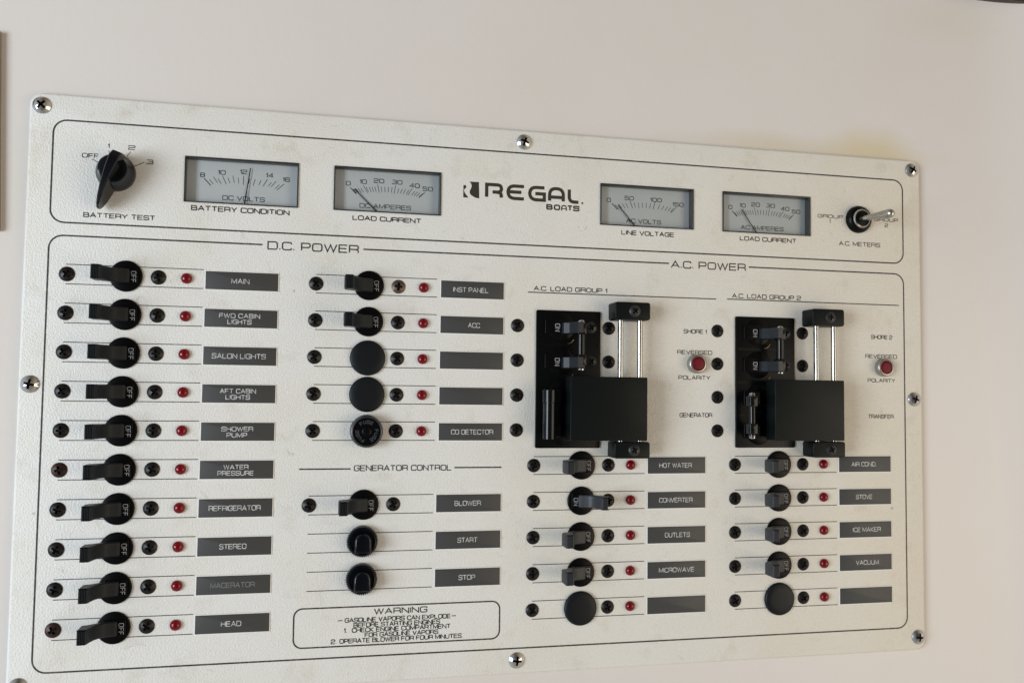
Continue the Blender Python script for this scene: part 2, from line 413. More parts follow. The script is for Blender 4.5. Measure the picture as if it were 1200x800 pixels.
# faceplate with four meter cut-outs
outer = rrect(-10.6, -12.2, 461.6, 266.2, 5.5, 8)
bm = bmesh.new(); edges = []
def loop_edges(loop, h):
    vs = [bm.verts.new(V(p[0], p[1], h)) for p in loop]
    return vs, [bm.edges.new((vs[i], vs[(i+1) % len(vs)])) for i in range(len(vs))]
ov, oe = loop_edges(inset(outer, 1.2), 0); edges += oe; holes = []
for a, b in METERS:
    hv, he = loop_edges(rrect(a+.5, MV0+.5, b-.5, MV1-.5, .4, 2), 0); edges += he; holes.append(hv)
bmesh.ops.triangle_fill(bm, edges=edges, use_beauty=True)
def skirt(vs, loop_h):
    prev = vs
    for loop, h in loop_h:
        cur = [bm.verts.new(V(p[0], p[1], h)) for p in loop]
        for i in range(len(vs)): bm.faces.new((prev[i], prev[(i+1) % len(vs)], cur[(i+1) % len(vs)], cur[i]))
        prev = cur
skirt(ov, [(inset(outer, .6), -.12), (inset(outer, .2), -.5), (outer, -1.1), (outer, -3.15)])
for (a, b), hv in zip(METERS, holes): skirt(hv, [(rrect(a+.5, MV0+.5, b-.5, MV1-.5, .4, 2), -3.1)])
bmesh.ops.recalc_face_normals(bm, faces=bm.faces)
me = bpy.data.meshes.new('faceplate'); bm.to_mesh(me); bm.free(); me.materials.append(PAINT)
for p in me.polygons: p.use_smooth = True
me.set_sharp_from_angle(angle=math.radians(50))
FP = bpy.data.objects.new('faceplate', me); S.collection.objects.link(FP); FP.parent = ROOT
IH = .06
def caption(items, name='caption', m=None, label=None):
    mb = MB()
    for it in items: text(mb, *it, IH)
    return mb.obj(name, m or INK, FP, smooth=0, label=label)
# frame lines
mb = MB(); mb.ribbon(rrect(0, 0, 450, 48.1, 6), .75, IH, True); mb.obj('border_line', INK, FP, smooth=0)
mb = MB(); r = 6
corner = lambda cx, cy, a0: [(cx+r*math.cos(math.radians(a0+15*k)), cy+r*math.sin(math.radians(a0+15*k))) for k in range(7)]
mb.ribbon([(353.3, 54.2)]+corner(444, 60.2, -90)+corner(444, 247.4, 0)+corner(6, 247.4, 90)+corner(6, 60.2, 180)+[(95.3, 54.2)], .75, IH)
mb.ribbon([(143.8, 54.2), (306.4, 54.2)], .75, IH); mb.obj('border_line', INK, FP, smooth=0)
mb = MB(); mb.ribbon(rrect(114.5, 229.5, 215.6, 248.1, 4), .7, IH, True); mb.obj('warning_border', INK, FP, smooth=0)
# row pinstripes
ROW1 = [72.1+18.045*k for k in range(10)]; ROW2 = [72.25+18.0*k for k in range(5)]
GEN = [180.2, 198.5, 216.7]; ROW3 = [161.7+18.27*k for k in range(5)]; ROW4 = [161.95+18.1*k for k in range(5)]
for rows, a, b in ((ROW1, 7.7, 68.5), (ROW2, 121.2, 181.1), (GEN, 120.1, 180.9), (ROW3, 232.5, 293), (ROW4, 344.75, 406.3)):
    for v in rows:
        for s in (-4.55, 4.55):
            mb = MB(); mb.ribbon([(a, v+s), (b, v+s)], .38, IH); mb.obj('pinstripe', INK, FP, smooth=0)
for a, b, v, w in ((115.3, 139.9, 162.75, .7), (191.4, 215.6, 162.45, .7), (228.5, 333.8, 72.5, .55), (340.3, 446.9, 72.25, .55)):
    mb = MB(); mb.ribbon([(a, v), (b, v)], w, IH); mb.obj('rule_line', INK, FP, smooth=0)
for it in [('BATTERY TEST', 14.2, 45.9, 45.2, 2.4, .36), ('BATTERY CONDITION', 61.8, 107.7, 39.3, 2.65, .42), ('LOAD CURRENT', 138.1, 172.5, 39.8, 2.5, .4),
           ('LINE VOLTAGE', 279.3, 309.4, 39.95, 2.5, .38), ('LOAD CURRENT', 347.9, 382.3, 39.7, 2.5, .38), ('A.C. METERS', 408.8, 435.1, 39.5, 2.5, .32),
           ('D.C. POWER', 97.6, 141.6, 56.5, 4.2, .5), ('A.C. POWER', 307.5, 351.5, 56.6, 4.1, .5), ('GENERATOR CONTROL', 141.4, 189.9, 163.9, 2.95, .38),
           ('A.C. LOAD GROUP 1', 231.5, 271.6, 71.6, 2.5, .36), ('A.C. LOAD GROUP 2', 343.2, 385, 71.6, 2.6, .36),
           ('SHORE 1', 314.9, 328.4, 91.7, 2.4, .32), ('REVERSED', 311.3, 331.6, 102.9, 2.3, .3), ('POLARITY', 312, 330.5, 116.5, 2.3, .3), ('GENERATOR', 312.7, 331.6, 136.6, 2.4, .32),
           ('SHORE 2', 428.7, 442.4, 91.9, 2.4, .32), ('REVERSED', 424.9, 445.2, 102.8, 2.3, .28), ('POLARITY', 426.3, 443.9, 116.3, 2.2, .28), ('TRANSFER', 426.4, 442.6, 136.7, 2.4, .32)]:
    caption([it])
caption([('GROUP', 395.6, 411.6, 24.4, 2.05, .28), ('1', 402.9, 403.6, 27.2, 2.1, .28)])
caption([('GROUP', 431.5, 447, 24.4, 2.05, .28), ('2', 438.2, 440.4, 27.7, 2.1, .28)])
caption([('WARNING', 152.6, 178.9, 233.6, 3.0, .4), ('-', 135.2, 137.8, 237, 2.3, .34), ('GASOLINE VAPORS CAN EXPLODE', 138.6, 190.7, 237, 2.3, .34), ('-', 191, 193.5, 237, 2.3, .34),
         ('BEFORE STARTING ENGINES', 142.8, 185.4, 239.5, 2.3, .34), ('1.', 138.2, 139.7, 241.9, 2.3, .34), ('CHECK ENGINE COMPARTMENT', 142.1, 190.7, 241.9, 2.3, .34),
         ('FOR GASOLINE VAPORS', 148.3, 184.6, 244.4, 2.3, .34), ('2.', 132.2, 134.9, 246.9, 2.3, .34), ('OPERATE BLOWER FOR FOUR MINUTES.', 136.3, 196.8, 246.9, 2.3, .34)], 'warning_text')
mb = MB()
for it in (('OFF', 12.7, 20.1, 17.1, 2.2, .3), ('1', 23.7, 24.6, 11.9, 2.2, .3), ('2', 32.8, 36, 12.0, 2.2, .3), ('3', 41.2, 44.2, 18.3, 2.2, .3)): text(mb, *it, IH)
for a, b in (((17.2, 17.5), (20.6, 19.5)), ((24.25, 11.9+1.2), (25.4, 15.2)), ((34, 12.8), (32.4, 15.2)), ((40.2, 17.5), (36, 19.6))): mb.ribbon([a, b], .3, IH)
mb.obj('caption', INK, FP, smooth=0)
# maker's mark and logotype
LG = {'R': (1.0, '0,0,0 0,1,0 1,1,1 1,.42,1 .40,.42,0|.70,.42,0 .98,.36,1 1,0,0'), 'E': (1.0, '1,1,0 0,1,1 0,0,1 1,0,0|.02,.52,0 .84,.52,0'),
      'G': (1.0, '1,1,0 0,1,1 0,0,1 1,0,0 1,.5,0 .38,.5,0'), 'A': (1.0, '0,0,0 0,1,1 1,1,1 1,0,0|0,.30,0 1,.30,0'), 'L': (.72, '0,1,0 0,0,1 1,0,0')}
mb = MB()
ends = [(205.1, 214.6), (216.4, 226.6), (228.0, 237.6), (238.7, 247.9), (249.4, 256.2)]
for c, (a, b) in zip('REGAL', ends):
    w = 1.75
    for si, s in enumerate(st(LG[c][1])):
        pts = [(a+w/2+x*(b-a-w), 24.95-w/2-y*(8.25-w), f) for x, y, f in s]; mb.ribbon(fillet(pts, 2.2 if c == 'R' else 3.3), w, IH+.01*si)
for c, a, b in (('B', 237.8, 241.3), ('O', 241.9, 245.4), ('T', 249.1, 252.3), ('S', 252.4, 256)): text(mb, c, a, b, 28.95, 3.0, .62, IH)
mb.ribbon(fillet([(245.9+.3, 28.95, 0), (246.2, 26.25, 1), (248.7, 26.25, 1), (248.7, 28.95, 0)], 1.4), .62, IH); mb.ribbon([(246.2, 27.9), (248.7, 27.9)], .5, IH)
mb.add([(257.5+.55*math.cos(k*.5236), 24.4+.55*math.sin(k*.5236), IH) for k in range(12)], [tuple(range(12))])
mb.obj('logo_lettering', LOGOINK, FP, smooth=0)
mb = MB()
def px(x, y): return (193.8+(x-60)/135*8.3, 16.75+(y-90-(x-60)*.075)/132*8.2)
right = [px(*p) for p in ((112, 94), (190, 98), (196, 235), (172, 232), (150, 222), (128, 208), (114, 190), (114, 172), (124, 152), (130, 136), (128, 115))]
left = [px(*p) for p in ((66, 122), (76, 122), (84, 130), (84, 142), (74, 152), (66, 160), (66, 172), (74, 190), (90, 210), (104, 228), (60, 224), (60, 122))]
for lp in (right, left): mb.add([(a, b, IH) for a, b in lp], [tuple(range(len(lp)))])
mb.obj('logo_mark', LOGOINK, FP, smooth=0)

# ------------------------------------------------------------------ screws
def screw_mesh(name, R_, hh, mt, cw=.52, cl=2.0, skirt_h=.25):
    bm = bmesh.new(); sag = hh-skirt_h
    H = lambda r: skirt_h+sag*(1-(r/R_)**2)
    rings = [(R_, 0), (R_, skirt_h)]+[(R_*f, H(R_*f)) for f in (.93, .84, .74, .64)]; n = 32; prev = None
    for r, h in rings:
        cur = [bm.verts.new(V(r*math.cos(2*math.pi*i/n), r*math.sin(2*math.pi*i/n), h)) for i in range(n)]
        if prev:
            for i in range(n): bm.faces.new((prev[i], prev[(i+1) % n], cur[(i+1) % n], cur[i]))
        prev = cur
    ed = [bm.edges.get((prev[i], prev[(i+1) % n])) for i in range(n)]
    c, l = cw, cl
    k = c*1.35
    cross = [(c,-l),(c,-k),(k,-c),(l,-c),(l,c),(k,c),(c,k),(c,l),(-c,l),(-c,k),(-k,c),(-l,c),(-l,-c),(-k,-c),(-c,-k),(-c,-l)]
    topv = [bm.verts.new(V(a, b, H(math.hypot(a, b)))) for a, b in cross]
    ce = [bm.edges.new((topv[i], topv[(i+1) % 16])) for i in range(16)]
    bmesh.ops.triangle_fill(bm, edges=ed+ce, use_beauty=True)
    dv = [bm.verts.new(V(a*.66, b*.66, .12)) for a, b in cross]
    for i in range(16): bm.faces.new((topv[i], topv[(i+1) % 16], dv[(i+1) % 16], dv[i])).material_index = 1
    bm.faces.new(dv).material_index = 1
    bmesh.ops.recalc_face_normals(bm, faces=bm.faces)
    me = bpy.data.meshes.new(name); bm.to_mesh(me); bm.free(); me.materials.append(mt); me.materials.append(RECESS)
    for p in me.polygons: p.use_smooth = True
    me.set_sharp_from_angle(angle=math.radians(35)); return me
SCR_B = screw_mesh('screw', 3.45, 1.5, SCREWB); SCR_R = screw_mesh('screw', 3.45, 1.4, RUSTY, .6); SCR_D = screw_mesh('screw', 3.45, 1.4, DKRUST, .6)
SCR_C = screw_mesh('mounting_screw', 4.0, 2.2, CHROME, .55, 2.3, .35); SCR_S = screw_mesh('screw', 3.1, 1.3, SCREWG, .5, 1.75)
def screw(u, v, h, parent, puvh=(0, 0, 0), me=None, name='screw', ang=None, label=None):
    o = bpy.data.objects.new(name, me or SCR_B); S.collection.objects.link(o); o.parent = parent
    o.location = V(u-puvh[0], v-puvh[1], h-puvh[2]); o.rotation_euler = (0, random.uniform(0, 1.57) if ang is None else ang, 0)
    if label: o['label'] = label
    return o
for u, v, a in ((-5.3, -6.2, .75), (225.6, -5.9, .35), (456, -6.4, .5), (-5.6, 123.2, .2), (456, 125.6, .3), (224.7, 259.4, .1), (456.7, 258.8, .05), (-5.5, 259, .4)):
    screw(u, v, .05, ROOT, me=SCR_C, name='mounting_screw', ang=a, label='shiny steel cross head screw at the panel edge')
for u, rows in ((223.1, (90, 107.85, 125.75, 143.6)), (272.6, (90.1, 107.85)), (334.55, (89.85, 107.7, 125.7, 143.75)), (385.6, (89.8, 107.9))):
    for v in rows: screw(u, v, 0, ROOT, name='panel_screw')

# ------------------------------------------------------------------ breakers
def mesh_of(mb, name, mats, smooth=40):
    o = mb.obj(name, mats, smooth=smooth); me = o.data; bpy.data.objects.remove(o); return me
DISC_P = [(7.35, 0), (7.35, .75), (7.2, 1.0), (6.9, 1.12)]
mb = MB(); mb.lathe(DISC_P, 48); mb.box(-4.6, 5.4, -3.75, 3.75, .9, 1.75, .3); DISC = mesh_of(mb, 'circuit_breaker', BLACK)
mb = MB(); mb.lathe(DISC_P, 48); mb.box(-5.4, 4.6, -3.75, 3.75, .9, 1.75, .3); DISC_ON = mesh_of(mb, 'circuit_breaker', BLACK)
def lever_prof(sg=-1):
    p = [(2.0, 1.6), (1.8, 2.8), (.2, 3.6), (-2.6, 4.3), (-4.8, 5.8), (-6.4, 8.6), (-7.4, 12.2), (-7.9, 14.8), (-8.4, 15.9)]
    # ribbed front of the tip
    for k in range(5):
        x = -8.7-k*.66; h = 16.3+k*.06; p += [(x, h), (x-.30, h), (x-.38, h-.3), (x-.60, h-.3)]
    p += [(-11.9, 16.4), (-12.3, 15.9), (-12.5, 15.0), (-12.55, 11.8), (-12.5, 8.4), (-12.2, 7.4), (-11.4, 6.8), (-9.6, 6.2), (-7.2, 4.2), (-5.2, 2.4), (-4.4, 1.6)]
    if sg > 0: p = [((x if x > -3 else -3+(x+3)*.74), (h if h < 4 else 4+(h-4)*.86)) for x, h in p]
    return [(x if sg < 0 else -x, h) for x, h in p]
def lever_mesh(sg, hole=True):
    mb = MB(); mb.extrude_v(lever_prof(sg), -3.3, 3.3, .5)
    return mb
# hole through the tip seen on the lever's end faces: a shallow dark socket on both ends
def lever_with_hole(sg):
    mb = lever_mesh(sg); mb.mi = 1
    for v in (-3.32, 3.32):
        mb.add([(sg*10.3+1.0*math.cos(k*.5236), v, 12.6+1.3*math.sin(k*.5236)) for k in range(12)], [tuple(range(12))])
    return mb
LEV = mesh_of(lever_with_hole(-1), 'lever', [LEVER, BLACK], 30); LEV_ON = mesh_of(lever_with_hole(1), 'lever', [LEVERG, BLACK], 30)
LEV_G = LEV.copy(); LEV_G.materials[0] = LEVERG
mb = MB(); text(mb, 'OFF', 0, 5.2, 0, 2.3, .24, 1.83, 1, (3.5, .3)); OFF = mesh_of(mb, 'lettering', DIMWHITE, 0)
mb = MB(); text(mb, 'ON', 0, 3.9, 0, 2.5, .25, 1.83, 1, (-3.2, .3)); ON = mesh_of(mb, 'lettering', DIMWHITE, 0)
def inst(name, me, parent, u=0, v=0, h=0, label=None):
    o = bpy.data.objects.new(name, me); S.collection.objects.link(o); o.parent = parent; o.location = V(u, v, h)
    if label: o['label'] = label
    return o
CAP = mesh_of((lambda m: (m.lathe([(8.7, 0), (8.7, .9), (8.45, 1.45), (7.9, 1.75), (5, 2.0), (1.5, 2.1)], 56), m)[1])(MB()), 'blank_cap', CAPM, 60)
LED = mesh_of((lambda m: (m.lathe([(2.55, 0), (2.55, .5), (2.4, 1.1), (2.05, 1.6), (1.45, 2.05), (.75, 2.3), (.25, 2.37)], 32), m)[1])(MB()), 'indicator_light', RED, 80)
def plate(u0, u1, v, lines, label, faded=False):
    uc = (u0+u1)/2; mb = MB(); w = (u1-u0)/2
    mb.box(-w-.42, w+.42, -4.75, 4.75, 0, .28, .1); mb.mi = 1; mb.box(-w, w, -4.33, 4.33, .2, .36, .05)
    o = mb.obj('legend_plate', [PLEDGE, PLATE], ROOT, (uc, v, 0), label=label)
    if lines:
        t = MB(); n = len(lines)
        for k, (s, c, wd) in enumerate(lines):
            base = (1.3 if n == 1 else (-.15 if k == 0 else 2.75)); text(t, s, c-wd/2, c+wd/2, base, 2.5 if n == 1 else 2.25, .27, .43)
        t.obj('lettering', FADED if faded else WHITE, o, smooth=0)
    return o
def row(uL, uD, uR, uLED, v, kind, what, led=True, rustyL=False, rustyR=False, grey=False):
    if kind == 'cap': b = inst('blank_cap', CAP, ROOT, uD, v, 0, 'round black blanking cap without a handle')
    elif kind == 'on':
        b = inst('circuit_breaker', DISC_ON, ROOT, uD, v, 0, 'black breaker beside the %s plate, its grey handle thrown right to ON' % what)
        inst('lever', LEV_ON, b); inst('lettering', ON, b)
    elif kind == 'off':
        b = inst('circuit_breaker', DISC, ROOT, uD, v, 0); inst('lever', LEV_G if grey else LEV, b); inst('lettering', OFF, b)
    elif kind == 'fuse':
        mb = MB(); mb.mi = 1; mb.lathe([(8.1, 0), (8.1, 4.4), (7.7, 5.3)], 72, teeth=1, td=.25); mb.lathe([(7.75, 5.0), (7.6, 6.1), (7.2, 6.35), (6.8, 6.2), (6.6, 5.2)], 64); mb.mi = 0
        mb.lathe([(7.2, 4.5), (6.7, 5.4), (2.0, 5.4)], 64)
        mb.lathe([(2.3, 5.3), (2.3, 5.75), (2.0, 5.95)], 24)
        mb.box(-1.6, 1.6, -.3, .3, 5.9, 6.1)
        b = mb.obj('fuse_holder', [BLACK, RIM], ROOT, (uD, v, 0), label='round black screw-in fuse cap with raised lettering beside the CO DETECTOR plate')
        t = MB()
        for a0 in (-125, -5, 115):
            for j, ch in enumerate('FUSE'):
                a = math.radians(a0+j*22); q = MB(); text(q, ch, -.75, .75, .9, 1.8, .26, 5.5)
                ca, sa = math.cos(a+math.pi/2), math.sin(a+math.pi/2); cu, cv = 4.7*math.cos(a), 4.7*math.sin(a)
                vs = [(p[0]/MM, -p[2]/MM, -p[1]/MM) for p in q.v]
                t.add([(cu+x*ca-y*sa, cv+x*sa+y*ca, h) for x, y, h in vs], q.f)
        t.obj('lettering', RAISED, b, smooth=0)
    screw(uL, v, 0, b, (uD, v, 0), SCR_D if rustyL else None)
    screw(uR, v, 0, b, (uD, v, 0), SCR_R if rustyR else None)
    if led: inst('indicator_light', LED, ROOT, uLED, v, 0)
A1 = [('MAIN', [('MAIN', -.8, 8.4)]), ('FWD CABIN LIGHTS', [('FWD CABIN', -.7, 19), ('LIGHTS', -.7, 11.2)]), ('SALON LIGHTS', [('SALON LIGHTS', -.5, 25)]),
      ('AFT CABIN LIGHTS', [('AFT CABIN', -.5, 16.7), ('LIGHTS', -.5, 11.3)]), ('SHOWER PUMP', [('SHOWER', -.3, 14.6), ('PUMP', -.4, 9.5)]),
      ('WATER PRESSURE', [('WATER', -.4, 11.5), ('PRESSURE', -.5, 16.7)]), ('REFRIGERATOR', [('REFRIGERATOR', -.4, 23.8)]), ('STEREO', [('STEREO', -.8, 12.4)]),
      ('MACERATOR', [('MACERATOR', -.4, 20.2)]), ('HEAD', [('HEAD', -.6, 9.2)])]
for k, (v, (nm, ln)) in enumerate(zip(ROW1, A1)):
    row(8.2, 33.95, 48.25, 60.85, v, 'off', nm, rustyL=k in (5, 9))
    plate(69.5, 103.2, v+.4, ln, 'dark grey plate reading %s' % nm + (' in worn faint letters' if nm == 'MACERATOR' else ''), nm == 'MACERATOR')
A2 = [('off', 'INST PANEL', [('INST PANEL', -.9, 18.3)]), ('off', 'ACC', [('ACC', .9, 6.2)]), ('cap', '', None), ('cap', '', None), ('fuse', 'CO DETECTOR', [('CO DETECTOR', .8, 21.7)])]
for k, (v, (kd, nm, ln)) in enumerate(zip(ROW2, A2)):
    row(121.2, 147.0, 161.6, 174.3, v, kd, nm, rustyR=k == 0)
    plate(183.1, 215.6, v+.3, ln, 'dark grey plate reading %s' % nm if nm else 'blank dark grey plate beside a round black blanking cap')
row(120.3, 146.5, 161.0, 0, GEN[0], 'off', 'BLOWER', led=False)
for v, nm, c, wd in ((GEN[0], 'BLOWER', -.5, 13.5), (GEN[1], 'START', -.4, 10.2), (GEN[2]+.3, 'STOP', -.4, 8.5)):
    plate(182.4, 215.4, v, [(nm, c, wd)], 'dark grey plate reading %s' % nm)
for v, nm in ((GEN[1]-.6, 'START'), (GEN[2]-.6, 'STOP')):
    mb = MB(); mb.lathe([(7.7, 0), (7.7, 2.6), (7.2, 3.3), (6.0, 3.5), (5.6, 2.9), (4.2, 2.8)], 88, teeth=1, td=.6)
    b = mb.obj('push_button', KNOBM, ROOT, (146.2, v, 0), smooth=25, label='round black push button with a knurled collar beside the %s plate' % nm)
    arch = [(3.9*math.cos(math.radians(a)), -.6-3.9*math.sin(math.radians(a))) for a in range(0, 181, 15)]+[(-3.9, 4.2), (-3.3, 4.7), (3.3, 4.7), (3.9, 4.2)]
    mb = MB(); mb.slab(arch, 2.7, 8.6, .9, 4); mb.obj('plunger', KNOBM, b, smooth=50)
A3 = [('off', 'HOT WATER', [('HOT WATER', -.7, 18.5)]), ('on', 'CONVERTER', [('CONVERTER', -.5, 19)]), ('off', 'OUTLETS', [('OUTLETS', .4, 14.2)]), ('off', 'MICROWAVE', [('MICROWAVE', 0, 20)]), ('cap', '', None)]
for v, (kd, nm, ln) in zip(ROW3, A3):
    row(232.5, 258.0, 272.8, 285.1, v, kd, nm, grey=True)
    plate(294.7, 327.4, v+.3, ln, 'dark grey plate reading %s' % nm if nm else 'blank dark grey plate at the foot of the first load group')
A4 = [('off', 'AIR COND.', [('AIR COND.', -.8, 15.6)]), ('off', 'STOVE', [('STOVE', -.8, 10.3)]), ('off', 'ICE MAKER', [('ICE MAKER', .7, 17.5)]), ('off', 'VACUUM', [('VACUUM', .8, 14.3)]), ('cap', '', None)]
for v, (kd, nm, ln) in zip(ROW4, A4):
    row(344.8, 370.7, 385.4, 398.0, v, kd, nm, grey=True)
    plate(407.7, 440.2, v+.1, ln, 'dark grey plate reading %s' % nm if nm else 'blank dark grey plate at the foot of the second load group')

# ------------------------------------------------------------------ polarity lamps
for u, v, nm in ((322.0, 107.9, 'SHORE 1'), (436.0, 107.85, 'SHORE 2')):
    mb = MB(); mb.lathe([(5.2, 0), (5.2, 2.4), (5.05, 3.2), (4.7, 3.7), (3.9, 3.8), (3.7, 3.4), (3.6, 2.6)], 48)
    b = mb.obj('polarity_light', BEZEL, ROOT, (u, v, 0), smooth=50, label='larger red lamp in a round metal bezel below %s' % nm)
    mb = MB(); mb.lathe([(3.6, 2.4), (3.6, 3.3), (3.3, 3.6), (2.0, 3.7)], 40); mb.obj('lens', REDF, b, smooth=50)

# ------------------------------------------------------------------ meters
def numeral(t, s, x, y, cap=2.3, per=2.2):
    lay, tot = layout(s); w = tot*cap*.95; text(t, s, x-w/2, x+w/2, -y+cap/2, cap, .3, 0)
def meter(i, label, nums, ticks, name, name_x, needle):
    a, b = METERS[i]; uc, vc = (a+b)/2, (MV0+MV1)/2; hw, hv = (b-a)/2, (MV1-MV0)/2; D = -4.6
    mb = MB()
    for q in ((-hw, hw, -hv, -hv+.75), (-hw, hw, hv-.5, hv), (-hw, -hw+.6, -hv+.75, hv-.5), (hw-.5, hw, -hv+.75, hv-.5)): mb.box(*q, -3, .6, .1)
    mb.mi = 1; x, y = hw-.62, hv-.62
    for q in ((-x-.6, -x, -y, y), (x, x+.6, -y, y), (-x, x, -y-.6, -y), (-x, x, y, y+.6)): mb.box(*q, D-1.5, .2)
    m = mb.obj('meter', [METERB, INNER], ROOT, (uc, vc, 0), label=label, smooth=30)
    mb = MB(); mb.box(-x, x, -y, y, D-1, D); dial = mb.obj('dial', FACE, m)
    t = MB()
    Rr = 1232/17.6
    piv = Vector((0, -17.4))
    arc = lambda xx: 3.7-(Rr-math.sqrt(Rr*Rr-xx*xx))
    for xx, ln, w in ticks:
        p = Vector((xx, arc(xx)+(0.5 if ln > 3.4 else -.6))); d = (piv-p).normalized(); q = p+d*ln
        t.ribbon([(p.x, -p.y), (q.x, -q.y)], w, 0)
    for s, nx, ny in nums: numeral(t, s, nx, ny)
    lay, tot = layout(name); w = tot*2.05
    text(t, name, name_x-w/2, name_x+w/2, 8.3, 2.35, .28, 0)
    o = t.obj('dial_marks', TICK, m, smooth=0); o.location.y = -(D+.06)*MM
    mb = MB(); (x0, y0), (x1, y1) = needle
    mb.ribbon([(x0, -y0), (x1, -y1)], .5, 0); mb.ribbon([(x0, -y0), (x0+(x1-x0)*.35, -(y0+(y1-y0)*.35))], .62, .02)
    mb.ribbon([(-8.5, y-.25), (8, y-.25)], .45, .1)
    o = mb.obj('needle', METERB, m, smooth=0); o.location.y = -(D+1.0)*MM
    mb = MB(); mb.add([(-x,-y,.1),(x,-y,.1),(x,y,.1),(-x,y,.1)], [(3,2,1,0)]); mb.obj('window', GLASS, m, smooth=0)
    return m
tv = [(-18.1,4.6,.42),(-15.6,2.8,.26),(-13.8,3.5,.26),(-11.7,3,.26),(-9.6,4.4,.3),(-7,2.8,.26),(-4.8,3.7,.26),(-2.2,2.8,.26),(.3,4.5,.3),(3.2,2.6,.26),(5.8,3.4,.26),(8.6,2.8,.26),(11.6,4.2,.3),(13.5,2.6,.26),(15.7,3.6,.26),(17.4,2.8,.26),(19.6,4.6,.3)]
meter(0, 'wide grey meter reading DC VOLTS with its needle upright past 12', [('8', -18.9, 3.4), ('10', -10, 5.2), ('12', .2, 6.1), ('14', 12.6, 5.2), ('16', 20.6, 3.6)], tv, 'DC VOLTS', .6, ((1.1, -10.0), (3.5, 8.0)))
ta = []
xs = [-18.6, -12.1, -5.0, 4.2, 12.6, 19.2]
for k in range(5):
    for j in range(5):
        f = j/5; ta.append((xs[k]+(xs[k+1]-xs[k])*f, (4.3 if j == 0 else 2.7), .42 if k == 0 and j == 0 else .26))
ta.append((19.2, 4.3, .3))
na = [('0', -19.6, 3.7), ('10', -12.2, 5.0), ('20', -4.3, 5.9), ('30', 4.9, 5.8), ('40', 13.8, 4.6), ('50', 20.6, 3.3)]
meter(1, 'wide grey meter reading DC AMPERES with its needle near 0, left of the logo', na, ta, 'DC AMPERES', -.8, ((-4.9, -10.3), (-16.6, .9)))
tl = [(-18.4,4.4,.42),(-16.8,3.4,.3),(-14.6,2.8,.26),(-12.6,2.9,.26),(-10.6,3,.26),(-8.2,4.3,.3),(-5.8,2.8,.26),(-3.5,3.2,.26),(-1.2,2.8,.26),(1.2,2.8,.26),(3.6,2.8,.26),(6.3,4.3,.3),(9,2.8,.26),(11.4,2.8,.26),(13.6,2.8,.26),(15.4,2.8,.26),(17,2.8,.26),(18.6,4.3,.3)]
meter(2, 'wide grey meter reading AC VOLTS with its needle near 0, above LINE VOLTAGE', [('0', -20.2, 3.4), ('50', -8.6, 5.1), ('100', 6.8, 5.0), ('150', 19.6, 3.2)], tl, 'AC VOLTS', -.3, ((-5.3, -10.5), (-15.3, .8)))
meter(3, 'wide grey meter reading AC AMPERES with its needle at 10', na, ta, 'AC AMPERES', -.3, ((-4.3, -10.2), (-13.4, 2.6)))

# ------------------------------------------------------------------ battery test knob and meter toggle
mb = MB(); mb.lathe([(8.7, 0), (8.7, 3.0), (8.4, 4.2), (7.6, 5.2), (7.0, 9.0), (6.4, 10.2), (5.0, 10.6)], 56)
KN = mb.obj('rotary_knob', KNOBM, ROOT, (28.1, 23.6, 0), label='black battery test knob with its pointer turned down to the left', smooth=40)
ang = math.radians(110)
def kp(al, ac, h): return (al*math.cos(ang)-ac*math.sin(ang), al*math.sin(ang)+ac*math.cos(ang), h)
sec = []   # stations along the pointer: distance, half width at foot, half width at ridge, foot h, ridge h
for al, wb, wt, h0, h1 in ((a_, b_*.8, c_*.75, d_, e_) for a_, b_, c_, d_, e_ in ((-8.2, 3.0, 2.2, 1.0, 10.5), (-7.6, 3.8, 2.6, 1.0, 14.2), (-5, 4.8, 2.9, 1.0, 16.2), (2, 4.2, 2.2, 1.0, 16.4), (9, 3.2, 1.5, 1.2, 14.8), (14.5, 2.3, .9, 1.6, 12.2), (17.5, 1.5, .5, 2.2, 9.8), (19.2, .5, .3, 3.2, 6.8))):
    sec.append([kp(al, -wb, h0), kp(al, -wt-.25, h1-.6), kp(al, -wt+.25, h1), kp(al, wt-.25, h1), kp(al, wt+.25, h1-.6), kp(al, wb, h0)])
mb = MB(); n = 6; vs = [p for s in sec for p in s]
mb.add(vs, [(r*n+i, r*n+(i+1) % n, (r+1)*n+(i+1) % n, (r+1)*n+i) for r in range(len(sec)-1) for i in range(n)]+[tuple(range(n)), tuple(range((len(sec)-1)*n, len(sec)*n))])
mb.obj('pointer', KNOBM, KN, smooth=22)
mb = MB(); mb.lathe([(7.7, 0), (7.7, 1.2), (7.2, 2.6), (6.0, 3.6), (5.2, 3.8)], 48); mb.mi = 1
mb.lathe([(5.3, 3.4), (5.3, 4.3), (5.0, 4.7), (4.5, 4.7), (4.2, 3.9), (3.6, 2.4)], 40)
TG = mb.obj('toggle_switch', [BLACK, CHROME], ROOT, (420.9, 24.3, 0), smooth=50, label='metal bat toggle switch in a round black collar, tipped right')
mb = MB(); a = Vector((-.6, 0, 2)); b = Vector((6.6, -.2, 20.5)); prev = None; rings = []
d = (b-a).normalized(); x = d.orthogonal().normalized(); y = d.cross(x); n = 20
for f, r in ((0, 1.35), (.35, 1.6), (.8, 2.25), (.95, 2.5), (1.0, 2.45), (1.05, 2.1), (1.085, 1.4), (1.10, .5)):
    p = a+(b-a)*f; rings.append([tuple(p+r*(math.cos(2*math.pi*i/n)*x+math.sin(2*math.pi*i/n)*y)) for i in range(n)])
mb.add([p for r in rings for p in r], [(j*n+i, j*n+(i+1) % n, (j+1)*n+(i+1) % n, (j+1)*n+i) for j in range(len(rings)-1) for i in range(n)]+[tuple(range(n)), tuple(range((len(rings)-1)*n, len(rings)*n))])
